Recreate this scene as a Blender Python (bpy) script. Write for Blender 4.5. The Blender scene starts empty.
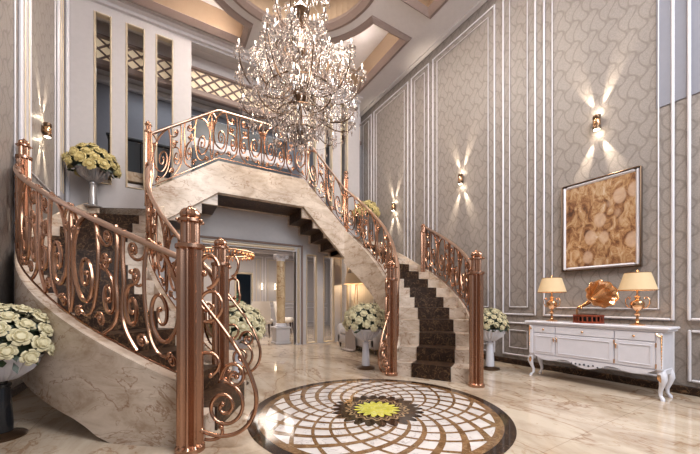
import bpy, math, random
from mathutils import Vector, Matrix, noise
from mathutils.geometry import tessellate_polygon
random.seed(7)
PI = math.pi
SC = bpy.context.scene
COL = SC.collection
# ------------------------------------------------------------------ camera, world, exposure
cd = bpy.data.cameras.new('camera'); cam = bpy.data.objects.new('camera', cd); COL.objects.link(cam)
cam.location = (0, 0, 1.0); cam.rotation_euler = (PI/2, 0, -math.radians(31.1))
cd.sensor_width = 36; cd.lens = 315/700*36; cd.shift_y = 75/700; cd.clip_start = .02
SC.camera = cam
w = bpy.data.worlds.new('world'); SC.world = w; w.use_nodes = True
w.node_tree.nodes['Background'].inputs[0].default_value = (.80, .86, 1.0, 1)
w.node_tree.nodes['Background'].inputs[1].default_value = .36
SC.view_settings.view_transform = 'Standard'; SC.view_settings.look = 'None'
SC.view_settings.gamma = 1; SC.view_settings.use_curve_mapping = False
SC.view_settings.exposure = 0.08
SC.cycles.max_bounces = 10; SC.cycles.sample_clamp_indirect = 4
def area(name, loc, rot, sx, sy, e, color=(1, 1, 1)):
    l = bpy.data.lights.new(name, 'AREA'); l.shape = 'RECTANGLE'; l.size = sx; l.size_y = sy; l.energy = e; l.color = color
    o = bpy.data.objects.new(name, l); o.location = loc; o.rotation_euler = rot; COL.objects.link(o); return o
def point(name, loc, e, color, r=.05):
    l = bpy.data.lights.new(name, 'POINT'); l.energy = e; l.color = color; l.shadow_soft_size = r
    o = bpy.data.objects.new(name, l); o.location = loc; COL.objects.link(o); return o
def spot(name, loc, d, e, color, ang, blend=.9, r=.01):
    l = bpy.data.lights.new(name, 'SPOT'); l.energy = e; l.color = color; l.spot_size = math.radians(ang); l.spot_blend = blend; l.shadow_soft_size = r
    o = bpy.data.objects.new(name, l); o.location = loc; o.rotation_euler = Vector(d).to_track_quat('-Z', 'Y').to_euler(); COL.objects.link(o); return o
# area lights: added fills for hall and dome, then dining room and gallery
area('front_fill_light', (3.0, -2.4, 4.4), (math.radians(66), 0, math.radians(14)), 3.6, 3.0, 230, (.9, .95, 1.0))  # unseen fill added behind the camera, tinted like daylight
area('high_front_fill_light', (1.9, -.7, 6.1), (math.radians(38), 0, math.radians(12)), 2.2, 1.6, 300, (1.0, .97, .95))  # fill added high in front to light the stair slab, not the floor beneath
area('hall_down_fill_light', (1.77, 4.3, 6.33), (0, 0, 0), 1.2, 1.2, 150, (1.0, .90, .8))  # fill added at the dome mouth to brighten the hall floor
area('dome_fill_light', (1.77, 4.5, 6.98), (0, 0, 0), 1.2, 1.2, 26, (1.0, .88, .74))  # unseen fill added inside the dome to lift its gold sides
area('dining_light', (1.9, 9.4, 2.8), (0, 0, 0), 3.5, 2.5, 175, (1.0, .9, .8))
area('gallery_light', (1.6, 8.5, 6.15), (0, 0, 0), 5, .8, 32, (.9, .95, 1.0))

# ------------------------------------------------------------------ materials
class NT:
    def __init__(s, name):
        s.m = bpy.data.materials.new(name); s.m.use_nodes = True; s.t = s.m.node_tree; s.b = s.t.nodes['Principled BSDF']
    def n(s, typ, **kw):
        x = s.t.nodes.new(typ)
        for k, v in kw.items():
            if k.startswith('i_'): x.inputs[k[2:].replace('_', ' ')].default_value = v
            else: setattr(x, k, v)
        return x
    def l(s, a, b): s.t.links.new(a, b)
    def math(s, op, a, b=None):
        x = s.n('ShaderNodeMath', operation=op)
        for i, v in enumerate((a, b)):
            if v is None: continue
            if isinstance(v, (int, float)): x.inputs[i].default_value = v
            else: s.l(v, x.inputs[i])
        return x.outputs[0]
    def ramp(s, fac, stops):
        r = s.n('ShaderNodeValToRGB'); e = r.color_ramp.elements
        while len(e) < len(stops): e.new(.5)
        for i, (p, c) in enumerate(stops): e[i].position = p; e[i].color = (*c, 1)
        s.l(fac, r.inputs[0]); return r.outputs[0]
    def mix(s, fac, a, b):
        x = s.n('ShaderNodeMix', data_type='RGBA')
        for k, v in ((0, fac), (6, a), (7, b)):
            if isinstance(v, (int, float)): x.inputs[k].default_value = v
            elif isinstance(v, tuple): x.inputs[k].default_value = (*v, 1)
            else: s.l(v, x.inputs[k])
        return x.outputs[2]
    def pos(s): return s.n('ShaderNodeNewGeometry').outputs['Position']
def plain(name, c, rough=.5, metal=0, emit=None, es=0, **kw):
    k = NT(name); k.b.inputs['Base Color'].default_value = (*c, 1); k.b.inputs['Roughness'].default_value = rough; k.b.inputs['Metallic'].default_value = metal
    if emit: k.b.inputs['Emission Color'].default_value = (*emit, 1); k.b.inputs['Emission Strength'].default_value = es
    for a, v in kw.items(): k.b.inputs[a.replace('_', ' ')].default_value = v
    tex = k.n('ShaderNodeTexNoise', i_Scale=14.0, i_Detail=3.0); k.l(k.n('ShaderNodeTexCoord').outputs['Object'], tex.inputs['Vector'])
    k.l(k.mix(tex.outputs[0], tuple(x*.93 for x in c), tuple(min(1, x*1.05) for x in c)), k.b.inputs['Base Color'])
    return k.m
def marble(name, base, dark, vein, scale=1.0, rough=.15, vw=.03, vein2=None, seams=None, amt=.9, stretch=(1, 1, 1)):
    k = NT(name); p = k.pos()
    mp = k.n('ShaderNodeMapping'); k.l(p, mp.inputs[0]); mp.inputs['Rotation'].default_value = (.3, .5, .6); mp.inputs['Scale'].default_value = stretch
    n1 = k.n('ShaderNodeTexNoise', i_Scale=1.6*scale, i_Detail=9.0, i_Roughness=.62, i_Distortion=.6); k.l(mp.outputs[0], n1.inputs['Vector'])
    col = k.mix(k.ramp(n1.outputs[0], [(.34, (0, 0, 0)), (.60, (1, 1, 1))]), dark, base)
    n1b = k.n('ShaderNodeTexNoise', i_Scale=7*scale, i_Detail=8.0, i_Roughness=.7); k.l(mp.outputs[0], n1b.inputs['Vector'])
    col = k.mix(k.ramp(n1b.outputs[0], [(.42, (0, 0, 0)), (.62, (.35, .35, .35))]), col, base)
    def veins(sc, w_, c, col, a, seed):
        mm = k.n('ShaderNodeMapping'); k.l(p, mm.inputs[0]); mm.inputs['Rotation'].default_value = (.2+seed, .4, .75+seed); mm.inputs['Location'].default_value = (seed*5, 2, 1); mm.inputs['Scale'].default_value = stretch
        n2 = k.n('ShaderNodeTexNoise', i_Scale=sc, i_Detail=6.0, i_Roughness=.55, i_Distortion=.7); k.l(mm.outputs[0], n2.inputs['Vector'])
        d = k.math('ABSOLUTE', k.math('SUBTRACT', n2.outputs[0], .5))
        f = k.ramp(d, [(0, (a, a, a)), (w_, (0, 0, 0))])
        return k.mix(f, col, c)
    col = veins(1.1*scale, vw, vein, col, amt, 0)
    if vein2: col = veins(2.6*scale, vw*.8, vein2, col, amt*.8, .9)
    if seams:
        sx = k.n('ShaderNodeSeparateXYZ'); k.l(p, sx.inputs[0]); fs = []
        for ax in (0, 1):
            m_ = k.math('ABSOLUTE', k.math('SUBTRACT', k.math('FRACT', k.math('ADD', k.math('DIVIDE', sx.outputs[ax], seams), 50.37)), .5))
            fs.append(k.math('LESS_THAN', m_, .0022))
        col = k.mix(k.math('MULTIPLY', k.math('MAXIMUM', fs[0], fs[1]), .45), col, tuple(x*.5 for x in dark))
    k.l(col, k.b.inputs['Base Color']); k.b.inputs['Roughness'].default_value = rough
    if rough > .4: k.b.inputs['Specular IOR Level'].default_value = .25
    return k.m
M = {}
M['floor'] = marble('cream_floor_marble', (.60, .505, .40), (.32, .23, .155), (.26, .14, .07), .9, .07, .014, (.36, .235, .14), seams=1.0, amt=.75, stretch=(1.5, .7, 1))
M['stair'] = marble('cream_stair_marble', (.68, .58, .49), (.38, .28, .20), (.25, .13, .065), 1.7, .27, .010, (.30, .18, .11), amt=.75, stretch=(.8, .8, 1.7))
M['emperador'] = marble('dark_brown_marble', (.030, .015, .009), (.008, .004, .003), (.20, .115, .06), 9, .45, .02, (.14, .07, .035), amt=.8)
def wallpaper():
    k = NT('damask_wallpaper'); p = k.pos(); s = k.n('ShaderNodeSeparateXYZ'); k.l(p, s.inputs[0])
    nz = k.n('ShaderNodeTexNoise', i_Scale=5.0, i_Detail=3.0); k.l(p, nz.inputs['Vector'])
    wob = k.math('MULTIPLY', k.math('SUBTRACT', nz.outputs[0], .5), 1.5)
    u = k.math('ADD', k.math('MULTIPLY', k.math('ADD', s.outputs[0], s.outputs[1]), 2*PI/.20), wob)
    v = k.math('ADD', k.math('MULTIPLY', s.outputs[2], 2*PI/.28), wob)
    f = k.math('ADD', k.math('SINE', k.math('ADD', u, k.math('MULTIPLY', k.math('SINE', v), .9))), k.math('MULTIPLY', k.math('COSINE', k.math('ADD', v, k.math('MULTIPLY', k.math('SINE', u), .8))), .8))
    line = k.ramp(k.math('ABSOLUTE', f), [(.0, (1, 1, 1)), (.18, (.7, .7, .7)), (.5, (0, 0, 0))])
    gr = k.n('ShaderNodeTexNoise', i_Scale=70.0, i_Detail=4.0, i_Roughness=.8); k.l(p, gr.inputs['Vector'])
    base = k.mix(gr.outputs[0], (.135, .118, .108), (.43, .38, .35))
    col = k.mix(k.math('MULTIPLY', line, .62), base, (.15, .125, .112))
    k.l(col, k.b.inputs['Base Color']); k.b.inputs['Roughness'].default_value = .48
    b = k.n('ShaderNodeBump', i_Strength=.25, i_Distance=.004); k.l(gr.outputs[0], b.inputs['Height']); k.l(b.outputs[0], k.b.inputs['Normal'])
    return k.m
M['wallpaper'] = wallpaper()
M['white'] = plain('white_wall_paint', (.46, .43, .435), .45)
M['ceil'] = plain('ceiling_paint', (.62, .58, .585), .55)
M['mold'] = plain('white_moulding', (.66, .64, .68), .35)
M['tan'] = plain('taupe_moulding', (.24, .175, .155), .45)
M['greywall'] = plain('blue_grey_paint', (.25, .255, .30), .4)
M['gold_leaf'] = plain('gold_leaf', (.35, .255, .18), .4, .6)
M['copper'] = plain('rose_gold_metal', (.46, .26, .17), .2, 1)
M['handrail'] = plain('pale_rose_gold_handrail', (.66, .46, .36), .28, 1)
M['copper2'] = plain('rose_gold_post_metal', (.46, .27, .185), .27, 1)
M['brass'] = plain('polished_brass', (.74, .45, .25), .2, 1)
M['champagne'] = plain('champagne_frame', (.60, .50, .37), .35, .3)
M['bronze'] = plain('aged_bronze', (.13, .08, .05), .3, .9)
M['lacquer'] = plain('white_lacquer', (.72, .72, .79), .22)
M['pewter'] = plain('silvered_urn', (.40, .38, .38), .22, .55)
M['urnwhite'] = plain('white_urn', (.66, .67, .74), .2, .1)
M['black'] = plain('black_gloss', (.012, .012, .014), .15)
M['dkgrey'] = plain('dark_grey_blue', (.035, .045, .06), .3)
M['petal'] = plain('cream_petal', (.64, .58, .38), .55)
M['petal2'] = plain('yellow_cream_petal', (.56, .46, .20), .55)
M['leaf'] = plain('dark_leaf', (.014, .028, .010), .5)
M['wood'] = plain('red_brown_wood', (.22, .045, .02), .25)
M['sofa'] = plain('grey_upholstery', (.50, .47, .47), .85)
M['throw'] = plain('taupe_throw', (.33, .27, .24), .9)
M['cloth'] = plain('white_chair_cloth', (.72, .66, .60), .8)
M['darkwood'] = plain('dark_wood', (.03, .014, .01), .3)
M['shade'] = plain('lit_lampshade', (.58, .44, .27), .8, 0, (1.0, .68, .34), .16)
M['bulb'] = plain('lit_candle_bulb', (1, .9, .8), .5, 0, (1.0, .86, .68), 9)
M['led'] = plain('cove_led', (1, 1, 1), .5, 0, (1.0, .90, .80), 170)
M['softlens'] = plain('dining_sconce_glass', (1, .9, .7), .5, 0, (1.0, .84, .6), 2.2)
M['tanshade'] = plain('lit_tan_shade', (.45, .33, .22), .8, 0, (1.0, .66, .38), .12)
M['lens'] = plain('sconce_lens', (1, 1, 1), .5, 0, (1.0, .88, .68), 9)
M['inlay_white'] = marble('white_inlay_marble', (.74, .70, .68), (.60, .55, .53), (.4, .35, .33), 3, .08, .01)
M['inlay_brown'] = marble('brown_inlay_marble', (.24, .135, .065), (.10, .05, .02), (.34, .22, .12), 9, .08, .02)
M['inlay_dark'] = marble('dark_inlay_marble', (.035, .018, .01), (.012, .006, .004), (.14, .08, .04), 8, .08, .015)
M['inlay_yellow'] = marble('yellow_inlay', (.66, .62, .09), (.42, .40, .05), (.7, .7, .35), 9, .08, .02)
M['inlay_tan'] = marble('tan_inlay', (.36, .25, .14), (.2, .12, .06), (.5, .36, .2), 9, .08, .02)
M['column'] = marble('honey_column_marble', (.60, .45, .28), (.40, .26, .13), (.3, .17, .08), 3, .15, .02)
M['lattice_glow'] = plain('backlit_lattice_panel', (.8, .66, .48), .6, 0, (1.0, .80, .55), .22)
M['leafgold'] = plain('gold_leaf_metal', (.62, .27, .12), .3, 1, (1, .5, .2), 0)
M['garden'] = plain('glowing_plant_green', (.12, .4, .2), .6, 0, (.25, .6, .35), .35)  # faint emission puts light into the plant's leaf colour
def crystal():
    k = NT('crystal'); k.b.inputs['Base Color'].default_value = (.93, .85, .81, 1); k.b.inputs['Roughness'].default_value = .03
    k.b.inputs['Transmission Weight'].default_value = .93; k.b.inputs['IOR'].default_value = 1.62
    tex = k.n('ShaderNodeTexNoise', i_Scale=30.0); k.l(tex.outputs[0], k.b.inputs['Coat Weight'])
    return k.m
M['crystal'] = crystal()
def painting():
    k = NT('painting_canvas'); p = k.pos(); mp = k.n('ShaderNodeMapping'); mp.inputs['Scale'].default_value = (1, 1.6, 1); k.l(p, mp.inputs[0])
    n1 = k.n('ShaderNodeTexNoise', i_Scale=6.0, i_Detail=9.0, i_Roughness=.7, i_Distortion=1.0); k.l(mp.outputs[0], n1.inputs['Vector'])
    col = k.ramp(n1.outputs[0], [(.34, (.06, .022, .010)), (.44, (.20, .085, .035)), (.52, (.36, .20, .09)), (.60, (.46, .31, .18)), (.72, (.60, .50, .43))])
    v = k.n('ShaderNodeTexVoronoi', i_Scale=4.2); mp2 = k.n('ShaderNodeMapping'); mp2.inputs['Scale'].default_value = (1, 1.5, 1); k.l(p, mp2.inputs[0]); k.l(mp2.outputs[0], v.inputs['Vector'])
    f = k.ramp(v.outputs['Distance'], [(.0, (1, 1, 1)), (.36, (.9, .9, .9)), (.46, (0, 0, 0))])
    sep = k.n('ShaderNodeSeparateColor'); k.l(v.outputs['Color'], sep.inputs[0]); g = k.math('GREATER_THAN', sep.outputs[0], .45)
    n2 = k.n('ShaderNodeTexNoise', i_Scale=18.0, i_Detail=6.0); k.l(p, n2.inputs['Vector'])
    pale = k.mix(n2.outputs[0], (.62, .48, .38), (.40, .24, .13))
    col = k.mix(k.math('MULTIPLY', k.math('MULTIPLY', f, g), .8), col, pale)
    k.l(col, k.b.inputs['Base Color']); k.b.inputs['Roughness'].default_value = .35
    return k.m
M['painting'] = painting()

# ------------------------------------------------------------------ mesh helpers
class B:
    def __init__(s): s.v = []; s.f = []
    def add(s, vs, fs):
        o = len(s.v); s.v += [tuple(x) for x in vs]; s.f += [tuple(i+o for i in f) for f in fs]; return s
    def box(s, x0, x1, y0, y1, z0, z1):
        return s.add([(x0,y0,z0),(x1,y0,z0),(x1,y1,z0),(x0,y1,z0),(x0,y0,z1),(x1,y0,z1),(x1,y1,z1),(x0,y1,z1)],
                     [(0,3,2,1),(4,5,6,7),(0,1,5,4),(1,2,6,5),(2,3,7,6),(3,0,4,7)])
    def bbox(s, x0, x1, y0, y1, z0, z1, b=.01):      # chamfered box
        x0,x1=min(x0,x1),max(x0,x1); y0,y1=min(y0,y1),max(y0,y1); z0,z1=min(z0,z1),max(z0,z1)
        b = min(b, (x1-x0)*.45, (y1-y0)*.45, (z1-z0)*.45)
        def ring(z, i): return [(x0+i,y0+b,z),(x0+b,y0+i,z),(x1-b,y0+i,z),(x1-i,y0+b,z),(x1-i,y1-b,z),(x1-b,y1-i,z),(x0+b,y1-i,z),(x0+i,y1-b,z)]
        def ringi(z): return [(x0+b,y0+b+.0,z)]*0 + [(x0+b*1.0,y0+b*1.3,z),(x0+b*1.3,y0+b,z),(x1-b*1.3,y0+b,z),(x1-b,y0+b*1.3,z),(x1-b,y1-b*1.3,z),(x1-b*1.3,y1-b,z),(x0+b*1.3,y1-b,z),(x0+b,y1-b*1.3,z)]
        return s.loft([ringi(z0), ring(z0+b, 0), ring(z1-b, 0), ringi(z1)])
    def loft(s, rings, closed=True, caps=True, loop=False):
        n = len(rings[0]); vs = [p for r in rings for p in r]; fs = []
        m = len(rings)
        for i in range(m if loop else m-1):
            for j in range(n if closed else n-1):
                a = i*n+j; b = i*n+(j+1)%n; c = ((i+1)%m)*n+(j+1)%n; d = ((i+1)%m)*n+j
                fs.append((a, b, c, d))
        if caps and closed and not loop: fs.append(tuple(reversed(range(n)))); fs.append(tuple(range((m-1)*n, m*n)))
        return s.add(vs, fs)
    def lathe(s, prof, c=(0,0,0), n=20, flute=0, fr=(0, 99), fa=.06):
        rings = []
        for r, z in prof:
            ring = []
            for j in range(n):
                a = 2*PI*j/n; rr = r
                if flute and fr[0] <= z <= fr[1]: rr = r*(1 - fa*(.5-.5*math.cos(a*flute)))
                ring.append((c[0]+rr*math.cos(a), c[1]+rr*math.sin(a), c[2]+z))
            rings.append(ring)
        return s.loft(rings)
    def tube(s, pts, r, n=8, closed=False, flat=1.0):
        pts = [Vector(p) for p in pts]; m = len(pts); rings = []; up = None
        for i in range(m):
            if closed: t = pts[(i+1) % m]-pts[i-1]
            else: t = pts[min(i+1, m-1)]-pts[max(i-1, 0)]
            if t.length < 1e-9: t = Vector((0, 0, 1))
            t.normalize()
            if up is None:
                up = Vector((0, 0, 1)) if abs(t.z) < .9 else Vector((1, 0, 0))
            up = up - t*up.dot(t)
            if up.length < 1e-6: up = t.orthogonal()
            up.normalize(); sd = t.cross(up)
            ri = r[i] if isinstance(r, (list, tuple)) else r
            rings.append([pts[i]+up*(math.cos(2*PI*j/n)*ri*flat)+sd*(math.sin(2*PI*j/n)*ri) for j in range(n)])
        return s.loft(rings, loop=closed)
    def ball(s, c, r, nu=8, nv=6, sz=1):
        prof = [(max(1e-4, r*math.sin(PI*i/nv)), -r*sz*math.cos(PI*i/nv)) for i in range(nv+1)]
        return s.lathe(prof, c, nu)
    def octa(s, c, r, h):
        x, y, z = c
        return s.add([(x+r,y,z),(x,y+r,z),(x-r,y,z),(x,y-r,z),(x,y,z+h*.6),(x,y,z-h)], [(0,1,4),(1,2,4),(2,3,4),(3,0,4),(1,0,5),(2,1,5),(3,2,5),(0,3,5)])
    def prism(s, poly, z0, z1):
        n = len(poly); return s.add([(x,y,z0) for x,y in poly]+[(x,y,z1) for x,y in poly],
            [tuple(reversed(range(n))), tuple(range(n, 2*n))]+[(i,(i+1)%n,n+(i+1)%n,n+i) for i in range(n)])
    def xf(s, mat):
        s.v = [tuple(mat @ Vector(p)) for p in s.v]; return s
    def build(s, name, mat, parent=None, smooth=False, off=(0,0,0)):
        me = bpy.data.meshes.new(name)
        if parent is not None and off == 'w': off = tuple(wl(parent))
        if off == 'w': off = (0, 0, 0)
        me.from_pydata([(a-off[0], b-off[1], c-off[2]) for a, b, c in s.v], [], s.f)
        me.validate(); 
        import bmesh
        bm = bmesh.new(); bm.from_mesh(me); bmesh.ops.recalc_face_normals(bm, faces=bm.faces); bm.to_mesh(me); bm.free()
        me.materials.append(M[mat] if isinstance(mat, str) else mat)
        if smooth:
            for p in me.polygons: p.use_smooth = True
            try: me.set_sharp_from_angle(angle=math.radians(smooth if smooth is not True else 45))
            except Exception: pass
        o = bpy.data.objects.new(name, me); COL.objects.link(o)
        if parent is not None: o.parent = parent
        return o
def wl(o):
    v = Vector((0,0,0))
    while o is not None: v += o.location; o = o.parent
    return v
def tag(o, label, cat, group=None, kind=None):
    o['label'] = label; o['category'] = cat
    if group: o['group'] = group
    if kind: o['kind'] = kind
    return o
def thing(name, label, cat, loc=(0,0,0), rz=0, group=None):
    o = bpy.data.objects.new(name, None); COL.objects.link(o); o.location = loc; o.rotation_euler = (0,0,rz); o.empty_display_size = .1
    return tag(o, label, cat, group)
def struct(o): o['kind'] = 'structure'; return o
def copy_tree(o, parent=None):
    c = o.copy(); COL.objects.link(c)
    if parent is not None: c.parent = parent
    for ch in KIDS.get(o.name, [x for x in bpy.data.objects if x.parent == o]): copy_tree(ch, c)
    return c
KIDS = {}
TR = [0]
def trim(bm, mat='mold'):
    TR[0] += 1; return struct(bm.build('trim_%d' % TR[0], mat))
def frame_bars(b, axis, pos, a0, a1, z0, z1, w_, t, sides='lrtb'):
    # rectangular frame of bars on a wall: axis 'x' (wall at X=pos, runs in Y) or 'y'
    def bx(p0, p1, q0, q1):
        if axis == 'x': b.bbox(pos, pos+t, p0, p1, q0, q1, abs(t)*.4)
        else: b.bbox(p0, p1, pos, pos+t, q0, q1, abs(t)*.4)
    bx(a0, a0+w_, z0, z1); bx(a1-w_, a1, z0, z1)
    bx(a0+w_, a1-w_, z1-w_, z1)
    if 'b' in sides: bx(a0+w_, a1-w_, z0, z0+w_)
    return b
def holed(axis, p0, p1, a0, a1, z0, z1, holes):
    b = B(); A = sorted({a0, a1} | {h[0] for h in holes} | {h[1] for h in holes}); Z = sorted({z0, z1} | {h[2] for h in holes} | {h[3] for h in holes})
    A = [a for a in A if a0 <= a <= a1]; Z = [z for z in Z if z0 <= z <= z1]
    def solid(i, j):
        if not (0 <= i < len(A)-1 and 0 <= j < len(Z)-1): return False
        ca, cz = (A[i]+A[i+1])/2, (Z[j]+Z[j+1])/2
        return not any(h[0] < ca < h[1] and h[2] < cz < h[3] for h in holes)
    def P(a, p, z): return (p, a, z) if axis == 'x' else (a, p, z)
    for i in range(len(A)-1):
        for j in range(len(Z)-1):
            if not solid(i, j): continue
            q = lambda p: [P(A[i], p, Z[j]), P(A[i+1], p, Z[j]), P(A[i+1], p, Z[j+1]), P(A[i], p, Z[j+1])]
            b.add(q(p0), [(0,1,2,3)]); b.add(q(p1), [(3,2,1,0)])
            for (di, dj, k0, k1) in ((-1,0,0,3),(1,0,1,2),(0,-1,0,1),(0,1,3,2)):
                if not solid(i+di, j+dj):
                    f, g = q(p0), q(p1); b.add([f[k0], f[k1], g[k1], g[k0]], [(0,1,2,3)])
    return b
def prect(name, b, mat): return struct(b.build(name, mat))

# ------------------------------------------------------------------ setting
XL, XR, YB, ZC = -1.34, 4.89, 6.94, 6.28
prect('floor', B().box(XL-.3, 8.2, -3.0, 15.0, -.1, 0), 'floor')
# right wall with its raised grey paint field near the camera
prect('wall_right', B().box(XR, XR+.2, -3.0, 9.4, 0, 6.6), 'wallpaper')
prect('wall_right_upper', B().box(XR-.012, XR-.0005, -3.0, 1.28, 3.22, 6.6), 'greywall')
prect('wall_left', B().box(XL-.2, XL, -3.0, 9.4, 0, 6.6), 'wallpaper')
# back wall: dining opening and slots below, slots and gallery opening above
LS = [(2.99, 3.24), (3.44, 3.72), (3.93, 4.12)]
UL = [(-.97, -.74), (-.52, -.25), (-.06, .21)]
UR = [(3.04, 3.22), (3.47, 3.67), (3.92, 4.12)]
holes = [(.68, 2.72, 0, 2.17)]+[(a, b_, .01, 2.12) for a, b_ in LS]+[(a, b_, 3.08, 6.02) for a, b_ in UL+UR]+[(.53, 2.86, 3.43, 6.14)]
prect('wall_back', holed('y', YB, YB+.16, XL, 4.48, 0, ZC, holes), 'white')
for a, b_ in LS: trim(frame_bars(B(), 'y', YB-.012, a-.03, b_+.03, 0, 2.15, .045, .1), 'champagne')
for a, b_ in UL: trim(frame_bars(B(), 'y', YB-.015, a-.012, b_+.012, 3.06, 6.04, .028, .12, 'lrtb'), 'champagne')
for a, b_ in UR: trim(frame_bars(B(), 'y', YB-.015, a-.012, b_+.012, 3.06, 6.04, .028, .12, 'lrtb'), 'champagne')
trim(frame_bars(B(), 'y', YB-.03, .56, 2.84, 0, 2.29, .12, .2, 'lrt'), 'champagne')
trim(frame_bars(B(), 'y', YB-.05, .52, 2.88, 0, 2.33, .04, .06, 'lrt'), 'tan')
# gallery and dining room shells
prect('floor_gallery', B().box(XL, XR, YB+.165, 9.35, 3.25, 3.42).box(.54, 2.85, YB, YB+.165, 3.432, 3.45), 'floor')
prect('wall_gallery', B().box(XL, XR, 9.36, 9.5, 3.0, 6.6), 'greywall')
prect('wall_dining_far', holed('y', 12.2, 12.35, XL-.25, 8.15, 0, 3.05, [(2.42, 2.98, 0, 2.05)]), 'white')
prect('wall_dining_right', B().box(8.0, 8.15, 9.6, 12.19, 0, 3.05), 'white')
prect('wall_dining_left', B().box(XL-.3, XL-.2, 7.2, 12.19, 0, 3.05), 'white')
prect('ceiling_dining', B().box(XL-.25, 8.15, 7.12, 12.35, 3.06, 3.2), 'ceil')
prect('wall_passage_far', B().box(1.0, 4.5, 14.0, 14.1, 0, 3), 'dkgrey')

# ceiling: square tray field with central dome and four corner trays
DC = (1.77, 4.50)
def arcpts(r, a0, a1, n): return [(DC[0]+r*math.cos(a0+(a1-a0)*i/n), DC[1]+r*math.sin(a0+(a1-a0)*i/n)) for i in range(n+1)]
EX, EY, GAP = 2.37, 2.05, .36
def tray(r, gap, ex, ey, qx, qy):
    a0 = math.asin(gap/r); pts = arcpts(r, PI/2-a0, a0, 18)+[(DC[0]+ex, DC[1]+gap), (DC[0]+ex, DC[1]+ey), (DC[0]+gap, DC[1]+ey)]
    pts = [(DC[0]+(x-DC[0])*qx, DC[1]+(y-DC[1])*qy) for x, y in pts]
    return pts
def circle(r, n=64): return [(DC[0]+r*math.cos(2*PI*i/n), DC[1]+r*math.sin(2*PI*i/n)) for i in range(n)]
RD = 1.28
QS = [(1,1),(-1,1),(1,-1),(-1,-1)]
outer = [(XL, -3.0), (XR, -3.0), (XR, 9.36), (XL, 9.36)]
polys = [outer, circle(RD)]+[tray(1.72, GAP, EX, EY, *q) for q in QS]
vv = [p for pl in polys for p in pl]; tri = tessellate_polygon([[Vector((x, y, 0)) for x, y in pl] for pl in polys])
prect('ceiling', B().add([(x, y, ZC) for x, y in vv], [tuple(t) for t in tri]), 'ceil')
def skirt(b, loop, z0, z1):
    n = len(loop); b.add([(x,y,z0) for x,y in loop]+[(x,y,z1) for x,y in loop], [(i,(i+1)%n,n+(i+1)%n,n+i) for i in range(n)])
def band(b, l0, z0, l1, z1):
    n = len(l0); b.add([(x,y,z0) for x,y in l0]+[(x,y,z1) for x,y in l1], [(i,(i+1)%n,n+(i+1)%n,n+i) for i in range(n)])
def cap(b, loop, z):
    b.add([(x,y,z) for x,y in loop], [tuple(t) for t in tessellate_polygon([[Vector((x,y,0)) for x,y in loop]])])
b = B(); skirt(b, circle(RD), ZC, ZC+.75); prect('ceiling_dome_ring', b, 'gold_leaf')
b = B(); cap(b, circle(RD+.01), ZC+.75); prect('ceiling_dome_top', b, 'ceil')
for (ra, za, rb, zb) in ((RD-.03, ZC-.05, RD+.10, ZC-.05), ):
    b = B(); l0, l1, l2, l3 = circle(RD-.01), circle(RD-.03), circle(RD+.06), circle(RD+.13)
    band(b, l0, ZC+.06, l1, ZC-.02); band(b, l1, ZC-.02, l2, ZC-.07); band(b, l2, ZC-.07, l3, ZC-.04); band(b, l3, ZC-.04, circle(RD+.16), ZC-.001); trim(b, 'tan')
for i, q in enumerate(QS):
    t0 = tray(1.72, GAP, EX, EY, *q)
    b = B(); skirt(b, t0, ZC, ZC+.42); prect('ceiling_tray_side', b, 'gold_leaf')
    b = B(); cap(b, t0, ZC+.42); prect('ceiling_tray_top', b, 'ceil')
    b = B(); ta, tb, tc = tray(1.75, GAP+.03, EX-.03, EY-.03, *q), tray(1.67, GAP-.05, EX+.08, EY+.08, *q), tray(1.60, GAP-.10, EX+.16, EY+.16, *q)
    band(b, t0, ZC+.03, ta, ZC-.0); band(b, ta, ZC-.0, tb, ZC-.07); band(b, tb, ZC-.07, tc, ZC-.03); band(b, tc, ZC-.03, tray(1.59, GAP-.11, EX+.175, EY+.175, *q), ZC); trim(b, 'tan')
    # led strip lying on the ledge along the curved side
    a0 = math.asin(GAP/1.72)+.1; pts = [(DC[0]+(x-DC[0])*q[0], DC[1]+(y-DC[1])*q[1], ZC+.10) for x, y in arcpts(1.745, PI/2-a0, a0, 16)]
    tag(B().tube(pts, .012, 6).build('cove_light_strip', 'led'), 'slim warm light strip along the curved side of the %s ceiling tray' % {(1,1):'back right', (-1,1):'back left', (1,-1):'front right', (-1,-1):'front left'}[q], 'light strip', 'light strips in the ceiling trays')
# cornice steps along back and right walls
trim(B().box(XL, 4.48, YB-.06, YB-.001, ZC-.10, ZC-.001).box(XL, 4.48, YB-.16, YB-.061, ZC-.04, ZC-.001), 'ceil')
trim(B().box(XR-.10, XR-.013, -3.0, 9.3, ZC-.035, ZC-.001), 'ceil')
# hanging lattice frieze in the gallery
b = B().box(XL+.01, XR-.01, 7.50, 7.56, 6.02, ZC-.001); prect('trim_frieze_upper', b, 'ceil')
b = B().bbox(XL+.01, XR-.01, 7.46, 7.58, 5.98, 6.03, .01).bbox(XL+.01, XR-.01, 7.44, 7.60, 5.42, 5.56, .03); trim(b, 'tan')
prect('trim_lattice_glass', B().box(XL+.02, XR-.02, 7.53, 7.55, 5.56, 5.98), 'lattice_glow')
b = B(); step = .27; x = XL-.2
while x < XR:
    for sg in (1, -1):
        x0, x1 = (x, x+.54) if sg > 0 else (x+.54, x)
        c0, c1 = max(x0, XL+.03) if sg > 0 else x0, x1
        if min(x0, x1) > XL+.02 and max(x0, x1) < XR-.02:
            b.tube([(x0, 7.515, 5.56), (x1, 7.515, 5.98)], .02, 4)
    x += step
trim(b, 'tan')
trim(B().bbox(XL+.01, XR-.01, 9.2, 9.355, 6.12, ZC-.01, .03), 'mold')

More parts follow.
